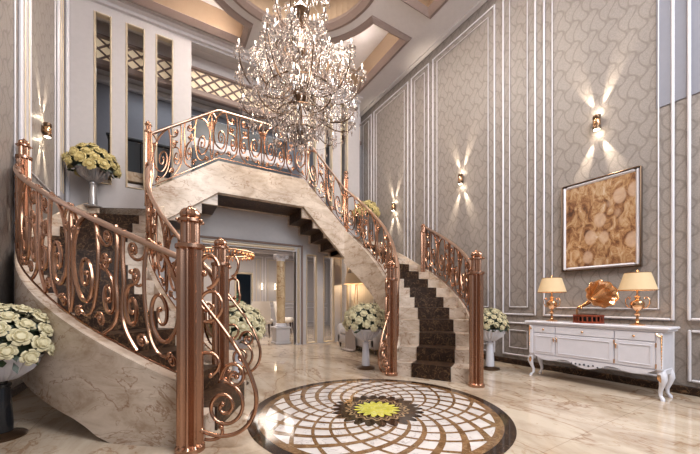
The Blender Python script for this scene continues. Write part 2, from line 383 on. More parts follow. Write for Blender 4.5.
# right wall mouldings
def panel(axis, pos, a0, a1, z0, z1, t, win, inset=.125):
    b = frame_bars(B(), axis, pos, a0, a1, z0, z1, .029, t); trim(b)
    if win: trim(frame_bars(B(), axis, pos, a0+inset, a1-inset, z0+inset, z1-inset, .012, t*.6))
px = XR-.025-.0005
for a0, a1 in ((1.13, 2.53), (2.63, 3.18), (3.31, 4.75), (4.85, 5.41), (5.50, 6.87), (6.96, 7.5)):
    panel('x', px, a0, a1, .79, 6.07, .025, True)
    panel('x', px, a0, a1, .14, .68, .025, True)
panel('x', px-.012, .30, 1.03, .80, 6.07, .025, False); panel('x', px, .30, 1.03, .14, .70, .025, True)
struct(B().bbox(XR-.03, XR-.0005, -3.0, 9.3, 0.0, .09, .01).build('baseboard_right', 'emperador'))
struct(B().bbox(XL+.0005, XL+.03, -3.0, 6.9, 0.0, .09, .01).build('baseboard_left', 'emperador'))
struct(B().bbox(2.89, 4.47, YB-.02, YB-.0005, 0, .012, .004).build('baseboard_back', 'white'))
# left wall mouldings and pilasters
lx = XL+.0005
for a0, a1 in ((4.86, 5.13), (6.36, 6.62), (3.3, 3.6)):
    trim(B().bbox(lx, lx+.035, a0, a1, 2.6 if a0 > 4 else .1, ZC-.12, .01), 'mold')
trim(B().bbox(lx, lx+.05, 6.84, 6.925, 2.53, ZC-.12, .02), 'mold')
trim(frame_bars(B(), 'x', lx, 5.22, 6.27, 2.56, 6.0, .02, .015)); trim(frame_bars(B(), 'x', lx, 3.7, 4.76, .2, 6.0, .02, .015))
for a in (4.92, 5.05, 6.42, 6.54): trim(B().bbox(lx+.035, lx+.047, a, a+.02, 2.7, 6.1, .004), 'champagne')

# dining room fittings
dy = 12.2-.03
for a0, a1 in ((3.05, 3.42), (3.5, 4.06), (4.2, 5.0), (1.2, 2.2), (5.1, 6.2)):
    trim(frame_bars(B(), 'y', dy, a0, a1, .9, 2.75, .03, .03)); trim(frame_bars(B(), 'y', dy, a0, a1, .15, .78, .03, .03))
    trim(frame_bars(B(), 'y', dy+.012, a0+.1, a1-.1, 1.0, 2.65, .02, .018), 'champagne')
trim(frame_bars(B(), 'y', 12.15, 2.36, 3.04, 0, 2.12, .07, .049, 'lrt'), 'champagne')
trim(B().bbox(XL-.2, 8, 12.1, 12.19, 2.86, 3.05, .03), 'mold')

# ------------------------------------------------------------------ floor medallion
mc = Vector((1.735, 2.39)); RM = 1.155
md = thing('floor_medallion', 'round inlaid marble medallion of spiralling brown bands with a yellow star centre in the floor', 'floor medallion', (mc.x, mc.y, 0))
def annulus(r0, r1, z, n=96, f0=None, f1=None):
    b = B(); vs = []
    for i in range(n):
        a = 2*PI*i/n; q0 = f0(a) if f0 else r0; q1 = f1(a) if f1 else r1
        vs += [(q0*math.cos(a), q0*math.sin(a), z), (q1*math.cos(a), q1*math.sin(a), z)]
    b.add(vs, [(2*i, 2*i+1, (2*i+3) % (2*n), (2*i+2) % (2*n)) for i in range(n)]); return b
def star(r0, r1, k, z, n=240, rot=0):
    pts = [((r0+(r1-r0)*abs(math.cos((a_+rot)*k/2)))*math.cos(a_), (r0+(r1-r0)*abs(math.cos((a_+rot)*k/2)))*math.sin(a_), z) for a_ in (2*PI*i/n for i in range(n))]
    return B().add([(0, 0, z)]+pts, [(0, i+1, (i+1) % n+1) for i in range(n)])
annulus(.01, RM-.09, .0012).build('inlay_field', 'inlay_white', md)
annulus(RM-.085, RM, .0016).build('border_ring', 'inlay_dark', md)
annulus(RM-.15, RM-.085, .0020).build('brown_ring', 'inlay_brown', md)
NR = 20
for sg in (1, -1):
    for k in range(NR):
        b = B(); vs = []; m = 14
        for i in range(m+1):
            t = i/m; r = .30+(RM-.15-.30)*t; a = 2*PI*k/NR+sg*(1-t)**1.1*math.radians(70); wd = (.010+.042*t) if sg > 0 else (.009+.020*t)
            da = wd/r
            vs += [(r*math.cos(a-da), r*math.sin(a-da), .0023+.0002*(sg > 0)), (r*math.cos(a+da), r*math.sin(a+da), .0023+.0002*(sg > 0))]
        b.add(vs, [(2*i, 2*i+1, 2*i+3, 2*i+2) for i in range(m)]); b.build('curved_inlay_band', 'inlay_brown', md)
star(.35, .43, 24, .0030).build('dark_rosette', 'inlay_dark', md)
annulus(0, 0, .0034, 192, lambda a: .225+.02*math.cos(a*20), lambda a: .285+.02*math.cos(a*20)).build('scalloped_ring', 'inlay_tan', md)
annulus(0, 0, .0037, 192, lambda a: .240+.02*math.cos(a*20), lambda a: .262+.02*math.cos(a*20)).build('scalloped_line', 'inlay_dark', md)
star(.15, .215, 16, .0040).build('yellow_star', 'inlay_yellow', md)

# ------------------------------------------------------------------ staircase
CX, CY = 1.77, 5.18
RI, RO, ZL, ZT = 2.02, 3.10, 2.52, 3.42
A0, A1 = math.radians(-61), math.radians(26)
NS = 14; RISE = ZL/NS
def sp(sg, r, a): return (CX+sg*r*math.cos(a), CY+r*math.sin(a))
def ri(sg, a): return RI-.09*min(1, max(0, (a-A0)/.5))
def rrun(sg): return (2.29, 2.80) if sg > 0 else (2.17, 2.90)
def zline(a): return max(0, (a-A0)/(A1-A0)*ZL)
def outline_flare(sg, a):      # raised curb of the left flight near its foot
    if sg > 0: return 0.03
    u = (a-A0)/math.radians(55); return .03+.31*max(0, 1-u)
def wedge(b, sg, r0, r1, a0, a1, z0, z1, n=4):
    rings = []
    for i in range(n+1):
        a = a0+(a1-a0)*i/n; p, q = sp(sg, r0, a), sp(sg, r1, a)
        rings.append([(*p, z0), (*q, z0), (*q, z1), (*p, z1)])
    b.loft(rings)
def slabstrip(b, fn, n):      # rings of 4 points
    b.loft([fn(i/n) for i in range(n+1)])
def flight(sg, side):
    t = thing('curved_staircase', 'curved cream marble stair flight on the %s with dark runner and sloping side slab' % side, 'staircase', (CX+sg*2.4, 3.2, 0))
    da = (A1-A0)/(NS-1)
    for i in range(NS-1):
        a = A0+i*da; zt = RISE*(i+1); zb = max(0.0, zt-.38)
        b = B(); wedge(b, sg, ri(sg, a)+.03, RO-.03, a, a+da-1e-4, zb, zt); s_ = b.build('step', 'stair', t, off='w')
        b = B(); wedge(b, sg, *rrun(sg), a-.006, a+da-.006, max(0.0005, zb-.005), zt+.006); b.build('runner_step', 'emperador', s_, off=tuple(wl(t)))
    def inner(u):
        a = A0+.02+(A1-A0-.02)*u; z = zline(a); p, q = sp(sg, ri(sg, a)-.04, a), sp(sg, ri(sg, a)+.03, a); lo = max(0, z-.66); hi = z+.07
        return [(*p, lo), (*q, lo), (*q, hi), (*p, hi)]
    def outer_(u):
        a = A0+.02+(A1-A0-.02)*u; z = zline(a)+outline_flare(sg, a); ro = RO+(.08*(1-u/.5) if sg < 0 and u < .5 else 0)
        p, q = sp(sg, RO-.03, a), sp(sg, ro+(.0 if sg > 0 else .006), a); lo = max(0, z-.70) if sg > 0 else max(0, zline(a)-.37-.33*min(1, max(0, (a-A0-.3)/.35))); hi = z+.05
        return [(*p, lo), (*q, lo), (*q, hi), (*p, hi)]
    b = B(); slabstrip(b, inner, 40); b.build('inner_side_slab', 'stair', t, True, off='w')
    b = B(); slabstrip(b, outer_, 40); b.build('outer_side_slab', 'stair', t, True, off='w')
    return t
flight(1, 'right'); flight(-1, 'left')
L4, A_, B_, R4 = -.16, .889, 2.51, 3.54
YE = 6.05
br = thing('stair_bridge', 'cream marble bridge landing arching between the two curved stair flights', 'stair landing', (1.7, 6.5, 2.9))
def lpoly(sg, x):   # corner landing outline
    p0 = sp(sg, ri(sg, A1), A1); p1 = sp(sg, RO-.02, A1)
    wx = (XR-.001 if sg > 0 else XL+.001)
    return [(x, YE+.03), p0, p1, (wx, p1[1]+.1), (wx, YB-.002), (x, YB-.002)]
for sg, x, in ((1, R4), (-1, L4)):
    b = B().prism(lpoly(sg, x), ZL-.42, ZL); b.build('corner_landing', 'stair', br, off='w')
    w0, w1 = (sp(sg, rrun(sg)[0], A1), sp(sg, rrun(sg)[1], A1))
    b = B().prism([w0, w1, (w1[0], 6.70), (x, 6.80), (x, 6.14)], ZL-.425, ZL+.006); b.build('landing_runner', 'emperador', br, off='w')
for sg, xo, xi in ((1, R4, B_), (-1, L4, A_)):
    run = (xi-xo)/4
    for i in range(4):
        x0, x1 = xo+run*i, xo+run*(i+1); zt = ZL+.18*(i+1)
        lo, hi = min(x0, x1), max(x0, x1)
        s_ = B().box(lo+.0005, hi-.0005, YE+.03, YB-.002, zt-.5, zt).build('step', 'stair', br, off='w')
        B().box(lo-.004, hi+.004, 6.14, 6.80, zt-.506, zt+.006).build('runner_step', 'emperador', s_, off=tuple(wl(br)))
B().box(A_, B_, YE+.03, YB-.002, ZT-.47, ZT).build('bridge_slab', 'stair', br, off='w')
B().box(A_+.001, B_-.001, 6.14, 6.80, ZT-.476, ZT+.006).build('bridge_runner', 'emperador', br, off='w')
# side slab of the bridge (a folded band)
pr = [(L4, ZL+.27), (A_, ZT+.09), (B_, ZT+.09), (R4, ZL+.06), (R4, ZL-.60), (B_, ZT-.47), (A_, ZT-.47), (L4, ZL-.34)]
b = B(); b.add([(x, YE-.05, z) for x, z in pr]+[(x, YE+.03, z) for x, z in pr], [(0,7,6,1),(1,6,5,2),(2,5,4,3),(8,9,14,15),(9,10,13,14),(10,11,12,13)]+[(i,(i+1)%8,8+(i+1)%8,8+i) for i in range(8)])
b.build('side_slab', 'stair', br, off='w')

# ------------------------------------------------------------------ railings
class Path:
    def __init__(s, pts):
        s.p = [Vector(p) for p in pts]; s.d = [0]
        for i in range(1, len(s.p)):
            e = s.p[i]-s.p[i-1]; s.d.append(s.d[-1]+math.hypot(e.x, e.y))
        s.L = s.d[-1]
    def at(s, u, h=0):
        u = max(0, min(s.L, u)); i = 0
        while i < len(s.d)-2 and s.d[i+1] < u: i += 1
        t = (u-s.d[i])/max(1e-9, s.d[i+1]-s.d[i]); q = s.p[i].lerp(s.p[i+1], t); return Vector((q.x, q.y, q.z+h))
def spiral(cx, cy, rx, ry, a0, turns, sg=1, end=.16, n=None):
    n = n or int(22*turns)+8; out = []
    for i in range(n+1):
        t = i/n; k = 1-(1-end)*t**.8; a = a0+sg*2*PI*turns*t
        out.append((cx+rx*k*math.cos(a), cy+ry*k*math.sin(a)))
    return out
def bez(p0, p1, p2, p3, n=14):
    return [tuple((1-t)**3*a+3*(1-t)**2*t*b_+3*(1-t)*t*t*c+t**3*d for a, b_, c, d in zip(p0, p1, p2, p3)) for t in (i/n for i in range(n+1))]
def motif(flip):
    # one ornamental unit, width .56, height .0-.84 ; list of (points, radius, ball)
    L = []
    W = .56
    L.append((bez((.30, .84), (.02, .80), (-.02, .40), (.10, .22), 12)[:-1]+spiral(.19, .36, .115, .22, PI*1.17, 1.55, 1, .15), .0135, 1))
    L.append((bez((.30, .84), (.36, .60), (.34, .40), (.30, .22), 12)+bez((.30, .22), (.27, .08), (.18, .03), (.12, .10), 8)[1:], .012, 1))
    L.append((bez((.30, .84), (.30, .70), (.40, .62), (.46, .68), 10)+spiral(.43, .72, .045, .06, -.3, 1.1, 1, .2)[1:], .010, 1))
    L.append((spiral(.445, .30, .075, .17, PI*.5, 1.6, -1, .18), .012, 1))
    L.append((bez((.445, .47), (.36, .50), (.38, .62), (.45, .56), 8), .010, 1))
    L.append((bez((.52, .84), (.56, .60), (.50, .50), (.53, .36), 10)+bez((.53, .36), (.56, .16), (.50, .10), (.40, .02), 8)[1:], .012, 0))
    L.append((spiral(.36, .10, .05, .06, PI, 1.2, -1, .2), .010, 1))
    L.append((bez((.02, .84), (.10, .72), (.12, .66), (.06, .62), 8)+spiral(.05, .66, .03, .04, -PI/2, .9, -1, .3)[1:], .010, 1))
    L.append((bez((.0, .02), (.06, .20), (.02, .50), (.0, .84), 12), .010, 0))
    L.append((spiral(.40, .55, .05, .08, PI*1.2, 1.3, 1, .2), .009, 1))
    L.append((spiral(.10, .06, .045, .05, 0, 1.2, 1, .2), .009, 1))
    return [([(W-x if flip else x, y) for x, y in p], r, bl) for p, r, bl in L]
def railing(label, group, path, posts, slots=None, hr=.90, unit=.45, extra_low=True, mat='copper'):
    base = path.at(path.L/2); t = thing('stair_railing', label, 'stair railing', (base.x, base.y, base.z), 0, group)
    n = max(24, int(path.L/.06))
    B().tube([path.at(path.L*i/n, hr) for i in range(n+1)], .028, 10, flat=.8).build('handrail', 'handrail', t, True, off='w')
    B().tube([path.at(path.L*i/n,   .05) for i in range(n+1)], .008, 6).build('bottom_rail', mat, t, True, off='w')
    k = max(1, round(path.L/unit)); U = path.L/k
    for j in range(k):
        for pts, r, bl in motif(j % 2 == 1):
            b = B(); P3 = [path.at(U*j+x/.56*U, .05+y) for x, y in pts]
            # thickness in the wide direction stays constant; taper towards the curled end
            m = len(P3); rr = [r*1.15*(1 if not bl else max(.55, 1-.45*(i/m)**2)) for i in range(m)]
            b.tube(P3, rr, 7)
            b.build('scroll', mat, t, True, off='w')
            if bl: B().ball(P3[-1], .020, 8, 6).build('ball_end', mat, t, True, off='w')
    for q in posts: newel(q, t)
    return t
def newel(q, t):
    x, y, z0, H, bz = q[:5]; k = q[5] if len(q) > 5 else 1.0
    r = .083*k; z1 = z0+H
    off = tuple(wl(t))
    zc = H-.25*k      # collar height
    b = B(); n = 80
    prof = [(r*1.12, 0), (r*1.12, .03), (r, .045), (r, zc-.03), (r*1.12, zc-.02), (r*1.12, zc+.005), (r*.8, zc+.015)]
    b.lathe(prof, (x, y, z0), n, 10, (.04, zc-.03), .3); p = b.build('newel_post', 'copper2', t, 30, off=off)
    b = B(); b.lathe([(r*.72, zc+.01), (r*.72, zc+.15*k), (r*.95, zc+.155*k), (r*.95, zc+.175*k), (r*.5, zc+.18*k)], (x, y, z0), 60, 10, (zc, zc+.15*k), .22)
    b.build('neck', 'copper2', p, 30, off=off)
    b = B(); b.lathe([(r*.45, H-.075*k), (r*.74, H-.06*k), (r*.78, H-.035*k), (r*.62, H-.008*k), (r*.2, H+.006), (r*.16, H+.016), (.002, H+.022)], (x, y, z0), 40, 10, (0, 9), .22); b.build('finial', 'copper', p, True, off=off)
    for a in range(6):
        an = a*PI/3+.3; B().ball((x+r*1.02*math.cos(an), y+r*1.02*math.sin(an), z0+zc+.166*k), .011*k, 6, 4).build('stud', 'copper', p, True, off=off)
    return p
def bracket(t, x, y, d, k=1.0, z0=.03):
    d = Vector((d[0], d[1])).normalized(); mat = 'copper'
    def P(u, v): return Vector((x+d.x*(u+.075), y+d.y*(u+.075), z0+v))
    sh = [
        (bez((0, .98), (.10, .84), (.30, .62), (.36, .36), 16)+bez((.36, .36), (.40, .14), (.22, -.02), (.0, .10), 14)[1:], .015),
        (spiral(.15, .26, .15, .17, PI*.5, 1.9, -1, .12), .013),
        (spiral(.22, .46, .09, .11, PI*1.0, 1.5, -1, .15), .013),
        (spiral(.04, 1.20, .10, .14, -PI*.5, .9, 1, .35), .014),
        (spiral(.05, .96, .11, .13, -PI*.6, 1.2, 1, .3), .013),
        (bez((0, .62), (.12, .66), (.16, .52), (.06, .47), 10), .012),
        (bez((.02, .04), (.10, .02), (.16, .06), (.13, .12), 10), .012),
    ]
    for pts, r in sh:
        P3 = [P(u*k, v*k if v < 1 else v) for u, v in pts]
        B().tube(P3, r, 8).build('bracket_scroll', mat, t, True, off='w')
        B().ball(P3[-1], r*1.45, 8, 6).build('ball_end', mat, t, True, off='w')
def arcpath(sg, r, a0, a1, fz, n=40): return [(*sp(sg, r(i/n) if callable(r) else r, a0+(a1-a0)*i/n), fz(a0+(a1-a0)*i/n)) for i in range(n+1)]
H1 = 1.60
# right outer
A3 = math.radians(-4.5)
R1 = (3.22, 2.43); R2 = (2.71, 3.40); L1 = (.175, 2.38); L2 = (.535, 3.47)
G = 'scrollwork railings of the double staircase'
pr_ = Path(arcpath(1, lambda u: RO-.01, A0+.03, A3, lambda a: zline(a)+.06))
r1 = railing('rose gold scroll railing on the outer edge of the right flight, nearest the console', G, pr_, [(*R1, 0, H1, 0), (*sp(1, RO-.06, A3), 1.30, 1.36, 0, .62)])
d1 = (-math.cos(math.radians(28)), -math.sin(math.radians(28)))
pi_ = Path([(*sp(1, ri(1, a)-.005, a), zline(a)+.08) for a in (A0+.03+(A1-A0-.03)*i/40 for i in range(41))])
r2 = railing('rose gold scroll railing on the inner edge of the right flight, facing the sofa', G, pi_, [(*R2, 0, H1-.05, 0, .95)])
bracket(r2, *R2, (-.885, -.465), .85)
pl = Path([(*sp(-1, ri(-1, a)-.005, a), zline(a)+.08-.25*max(0, (a-.05)/(A1-.05))**1.5) for a in (A0+math.radians(8)+(math.radians(12)-A0-math.radians(8))*i/40 for i in range(41))]+[(L4+.01, YE-.08, ZL-.17)])
l2 = railing('rose gold scroll railing on the inner edge of the left flight, behind the front post', G, pl, [(*L2, RISE*.75+.05, 1.46, 0)])
bracket(l2, *L2, (.885, -.465), .9, .2)
plo = Path(arcpath(-1, lambda u: RO+.06-.07*min(1, u*2), A0+.035, math.radians(-4.5), lambda a: zline(a)+outline_flare(-1, a)+.05))
l1 = railing('large rose gold scroll railing in the foreground on the outer edge of the left flight', G, plo, [(*L1, 0, H1+.03, 0), (-1.255, 4.72, 1.52, 1.22, 0, .72)], hr=.86, unit=.52)
bracket(l1, *L1, (.885, -.465), 1.0)
pb = Path([(L4+.04, YE-.01, ZL+.31), (A_, YE-.01, ZT+.11), (B_, YE-.01, ZT+.11), (R4-.04, YE-.01, ZL+.09)])
bpts = []
for i in range(len(pb.p)-1):
    for j in range(12): bpts.append(pb.p[i].lerp(pb.p[i+1], j/12))
bpts.append(pb.p[-1])
rb = railing('rose gold scroll railing along the high bridge landing under the chandelier', G, Path(bpts), [(L4, YE-.01, ZL+.03, 1.36, 0, .62), (R4, YE-.01, ZL+.03, 1.36, 0, .62)], hr=.90)

# ------------------------------------------------------------------ console table (front faces -X)
FX, BX, CY0, CY1, TZ = 4.33, 4.64, 1.065, 2.44, .745
ct = thing('console_table', 'long white lacquered console table with curved legs and gilded corners against the papered wall', 'console table', (4.6, 1.77, 0))
def cb(b, name, mat, par, sm=False): return b.build(name, mat, par, sm, off=tuple(wl(par)))
b = B(); pts = []
def toprect(i): return [(FX-.03+i, CY0-.03+i), (BX-.0, CY0-.03+i), (BX-.0, CY1+.03-i), (FX-.03+i, CY1+.03-i)]
b.bbox(FX-.035, BX, CY0-.035, CY1+.035, TZ-.028, TZ, .008).bbox(FX-.018, BX, CY0-.018, CY1+.018, TZ-.05, TZ-.028, .006); cb(b, 'table_top', 'lacquer', ct)
b = B(); b.box(FX, BX-.01, CY0+.02, CY1-.02, .30, TZ-.05); cb(b, 'body', 'lacquer', ct)
# scalloped apron
n = 60; vs = []
for i in range(n+1):
    u = i/n; y = CY0+.03+(CY1-CY0-.06)*u; c = abs(u-.5)*2
    z = .262-.055*math.exp(-(c/.22)**2)-.02*math.cos(c*2*PI*1.5)*(c > .25)+.045*max(0, (c-.8)/.2)**1.5
    vs += [(FX-.012, y, z), (FX-.012, y, .305), (FX+.012, y, .305), (FX+.012, y, z)]
b = B(); b.loft([vs[4*i:4*i+4] for i in range(n+1)]); cb(b, 'apron', 'lacquer', ct)
b = B(); b.bbox(FX+.03, BX-.03, CY0+.012, CY0+.03, .255, .31, .004); cb(b, 'side_apron', 'lacquer', ct)
for k in range(7):
    u = (k-3)*.045; b = B(); b.lathe([(.002, -.01), (.013-.001*abs(k-3), 0), (.002, .01)], (0, 0, 0), 8); b.xf(Matrix.Translation((FX-.014, 1.77+u, .243+.012*abs(math.sin(k*1.7)))) @ Matrix.Rotation(PI/2, 4, 'Y')); cb(b, 'carved_leaf', 'dkgrey', ct)
# drawers and doors
DY = [(CY0+.075, 1.475), (1.485, 2.085), (2.095, CY1-.075)]
for i, (a, c) in enumerate(DY):
    d = cb(B().bbox(FX-.014, FX, a, c, .595, .685, .004), 'drawer', 'lacquer', ct)
    b = B(); b.ball((FX-.028, (a+c)/2, .64), .013, 10, 8); b.ball((FX-.017, (a+c)/2, .64), .009, 8, 6); cb(b, 'knob', 'brass', d, True)
    d = cb(B().bbox(FX-.014, FX, a, c, .315, .585, .004), 'door', 'lacquer', ct)
    cb(frame_bars(B(), 'x', FX-.014, a+.03, c-.03, .345, .555, .010, -.006), 'door_moulding', 'lacquer', d)
    hy = (c-.012 if i == 0 else a+.012) if i != 2 else a+.012
    if i == 1: hy = c-.012
    b = B(); b.ball((FX-.022, hy, .53), .011, 8, 6); b.tube([(FX-.020, hy, .525), (FX-.024, hy, .505), (FX-.018, hy, .49)], .006, 6); cb(b, 'handle', 'brass', d, True)
for y in (1.48, CY0+.07):
    for z in (.56, .345): cb(B().tube([(FX-.016, y, z-.022), (FX-.016, y, z+.022)], .006, 8), 'hinge', 'brass', ct, True)
def cab_leg(y, sx, sy, x):
    pr_ = [(.30, .0, .045), (.26, .012, .050), (.21, .022, .043), (.15, .012, .030), (.09, -.006, .022), (.045, -.004, .020), (.025, .014, .024), (.0, .020, .022)]
    rings = []
    for z, o, r in pr_: rings.append([(x+sx*(o+.0)+r*math.cos(a)*.8, y+sy*o+r*math.sin(a)*.8, z) for a in (2*PI*j/12 for j in range(12))])
    b = B(); b.loft(rings); return b
for y, sy in ((CY0+.045, -1), (CY1-.045, 1)):
    for x, sx in ((FX+.035, -1), (BX-.06, 1)):
        lg = cb(cab_leg(y, sx*1.0 if sx < 0 else 0, sy, x), 'leg', 'lacquer', ct, True)
        if sx < 0:
            cb(B().bbox(FX-.02, FX+.02, y-.028, y+.028, .30, .69, .012), 'corner_post', 'lacquer', lg)
            b = B()
            for k in range(22):
                zz = .655-.0155*k; b.ball((FX-.018, y-sy*.0+sy*.018, zz), .010-.0003*k, 8, 6, 1.2)
            b.tube([(FX-.02, y+.022, .68), (FX-.03, y+.005, .66), (FX-.02, y-.015, .645), (FX-.02, y+sy*.018, .63)], .007, 6)
            cb(b, 'gilded_ornament', 'brass', lg, True)
            b = B(); b.tube([(x-.060, y, .265), (x-.064, y, .23), (x-.052, y+sy*.01, .19)], [.012, .018, .006], 8); cb(b, 'gilded_knee', 'brass', lg, True)

# ------------------------------------------------------------------ table lamps
def lamp(x, y, label):
    t = thing('table_lamp', label, 'table lamp', (x, y, TZ), 0, 'trophy lamps on the console')
    B().lathe([(.066, 0), (.068, .008), (.055, .014), (.03, .022), (.016, .032), (.013, .05), (.026, .058), (.013, .068), (.012, .10), (.028, .112), (.03, .125), (.015, .135), (.013, .15)], n=24).build('base', 'brass', t, True)
    B().lathe([(.013, .15), (.03, .165), (.058, .20), (.066, .235), (.055, .262), (.022, .275), (.016, .29), (.026, .30), (.028, .312), (.012, .322), (.009, .35), (.009, .40)], n=24).build('urn_body', 'brass', t, True)
    for s in (1, -1):
        B().tube([(0, s*.05, .185), (0, s*.085, .20), (0, s*.105, .24), (0, s*.10, .285), (0, s*.078, .31), (0, s*.06, .30), (0, s*.07, .285)], .006, 8).build('handle', 'brass', t, True)
    b = B(); r0, r1, z0, z1 = .168, .112, .385, .575
    b.loft([[(r0*math.cos(a), r0*math.sin(a), z0) for a in (2*PI*j/40 for j in range(40))], [(r1*math.cos(a), r1*math.sin(a), z1) for a in (2*PI*j/40 for j in range(40))]], caps=False)
    sh = b.build('lamp_shade', 'shade', t, True)
    for r, z in ((r0, z0), (r1, z1)):
        B().tube([(r*math.cos(a), r*math.sin(a), z) for a in (2*PI*j/40 for j in range(40))], .004, 6, True).build('shade_rim', 'brass', sh, True)
    B().ball((0, 0, .60), .012, 8, 6).build('finial', 'brass', t, True)
    B().ball((0, 0, .44), .028, 8, 6).build('light_bulb', 'bulb', t, True)
    p = point('lamp_light', (x, y, TZ+.47), 3.2, (1, .68, .38), .03); return t
lamp(4.50, 2.22, 'gold trophy lamp with lit cream shade on the far left end of the console')
lamp(4.50, 1.335, 'gold trophy lamp with lit cream shade on the near right end of the console')

# ------------------------------------------------------------------ gramophone
g = thing('gramophone', 'small copper horn gramophone on a red brown colonnaded base on the console', 'gramophone', (4.50, 1.80, TZ), 0); g.scale = (1.08, 1.08, 1.08)
B().lathe([(.155, 0), (.155, .012), (.142, .018), (.142, .022)], n=8).build('base_plate', 'wood', g)
B().lathe([(.145, .072), (.155, .078), (.155, .092), (.12, .096)], n=8).build('case_lid', 'wood', g)
B().lathe([(.108, .02), (.108, .073)], n=8).build('case_core', 'black', g)
for k in range(20):
    a = 2*PI*k/20; B().lathe([(.010, .02), (.008, .03), (.008, .062), (.011, .073)], (.135*math.cos(a), .135*math.sin(a), 0), 8).build('column', 'wood', g, True)
B().lathe([(.085, .097), (.085, .104), (.01, .106)], n=32).build('turntable', 'bronze', g, True)
B().tube([(0, .11, .095), (0, .115, .15), (0, .10, .175), (0, .06, .165)], [.012, .010, .010, .012], 10).build('tone_arm', 'brass', g, True)
axis = [Vector(p) for p in [(0, .10, .17), (.0, .04, .20), (.0, -.02, .245), (-.01, -.07, .285), (-.035, -.115, .31), (-.07, -.155, .325)]]
rr = [.010, .016, .028, .056, .10, .150]
# refine with interpolation
def cr(P, t):
    n = len(P)-1; i = min(int(t*n), n-1); u = t*n-i
    p0, p1, p2, p3 = P[max(i-1, 0)], P[i], P[i+1], P[min(i+2, n)]
    return .5*((2*p1)+(p2-p0)*u+(2*p0-5*p1+4*p2-p3)*u*u+(3*p1-p0-3*p2+p3)*u**3)
rings = []; N = 24
for i in range(N+1):
    t = i/N; c = cr(axis, t); tn = (cr(axis, min(1, t+.02))-cr(axis, max(0, t-.02))).normalized(); r = cr(rr, t)
    up = Vector((0, 0, 1)); up = (up-tn*up.dot(tn)).normalized(); sd = tn.cross(up)
    rings.append([c+(up*math.cos(a)+sd*math.sin(a))*r*(1+(.05*math.cos(a*10) if t > .6 else 0)*((t-.6)/.4 if t > .6 else 0)) for a in (2*PI*j/60 for j in range(60))])
b = B(); b.loft(rings, caps=False); hn = b.build('horn', 'brass', g, True)
B().tube(rings[-1], .006, 6, True).build('horn_rim', 'brass', hn, True)

# ------------------------------------------------------------------ framed picture
y0, y1, z0, z1 = 1.40, 2.26, 1.42, 2.61
fr = thing('framed_picture', 'brown and gold abstract painting in a white frame with copper edge above the console', 'painting', (4.86, 1.83, 2.0))
cb(frame_bars(B(), 'x', 4.828, y0, y1, z0, z1, .014, .058), 'outer_frame', 'bronze', fr)
cb(frame_bars(B(), 'x', 4.834, y0+.014, y1-.014, z0+.014, z1-.014, .042, .05), 'inner_frame', 'mold', fr)
cb(B().box(4.85, 4.878, y0+.054, y1-.054, z0+.054, z1-.054), 'canvas', 'painting', fr)

# ------------------------------------------------------------------ wall sconces
def sconce(x, y, z, sx, label, e=110, k=1.0, spots=True):
    t = thing('wall_sconce', label, 'wall lamp', (x, y, z), 0, 'up and down wall sconces'); t.scale = (.9, .9, .86)
    cx = sx*.062
    B().bbox(0 if sx > 0 else -.02, .02 if sx > 0 else 0, -.03, .03, -.05, .05, .004).build('mounting_plate', 'bronze', t)
    B().lathe([(.046, -.105), (.048, -.10), (.048, -.055), (.044, -.05)], (cx, 0, 0), 20).build('lower_cap', 'bronze', t, 40)
    B().lathe([(.044, .05), (.048, .055), (.048, .10), (.046, .105)], (cx, 0, 0), 20).build('upper_cap', 'bronze', t, 40)
    B().lathe([(.040, -.05), (.042, -.035), (.046, -.03), (.046, -.012), (.041, -.008), (.041, .008), (.046, .012), (.046, .03), (.042, .035), (.040, .05)], (cx, 0, 0), 20).build('gold_body', 'brass', t, True)
    for s in (1, -1): B().lathe([(.038, 0), (.03, s*.006), (.002, s*.008)], (cx, 0, s*.106), 16).build('lens', 'lens', t, True)
    if spots:
        for s in (1, -1):
            for q in (1, -1):
                spot('sconce_beam', (x+sx*.040, y+q*.008, z+s*.112), (-sx*.075, q*.36, s*1), e, (1, .86, .66), 25, 1.0, .004)
        for s in (1, -1): point('sconce_glow', (x+cx+sx*.0, y, z+s*.15), .9, (1, .84, .62), .01)
sconce(XR-.0005, 5.99, 3.30, -1, 'smallest gold banded wall sconce, deepest along the right wall beyond the stair')
sconce(XR-.0005, 4.00, 3.31, -1, 'middle gold banded sconce on the right wall above the tall stair post')
sconce(XR-.0005, 1.84, 3.32, -1, 'largest gold banded sconce, on the wall right above the framed painting')
sconce(XL+.0005, 5.68, 3.29, 1, 'gold banded up and down sconce on the left wall beside the landing flowers')
bpy.context.view_layer.update()
def dsc(x, label):
    t = thing('wall_sconce', label, 'wall lamp', (x, 12.165, 1.6), 0, 'dining room wall sconces')
    B().lathe([(.03, -.12), (.03, -.11), (.03, -.03), (.03, -.02)], (0, -.045, 0), 12).build('lower_shade', 'softlens', t, True)
    B().lathe([(.03, .02), (.03, .03), (.03, .11), (.025, .12)], (0, -.045, 0), 12).build('upper_shade', 'softlens', t, True)
    B().bbox(-.02, .02, -.05, .0, -.02, .02, .004).build('bracket', 'brass', t)
    point('dining_sconce_light', (x, 12.02, 1.6), 1.0, (1, .8, .55), .04)
dsc(3.36, 'small glowing sconce on the far dining wall, left of the pair'); dsc(3.88, 'small glowing sconce on the far dining wall, right one beside the marble column')

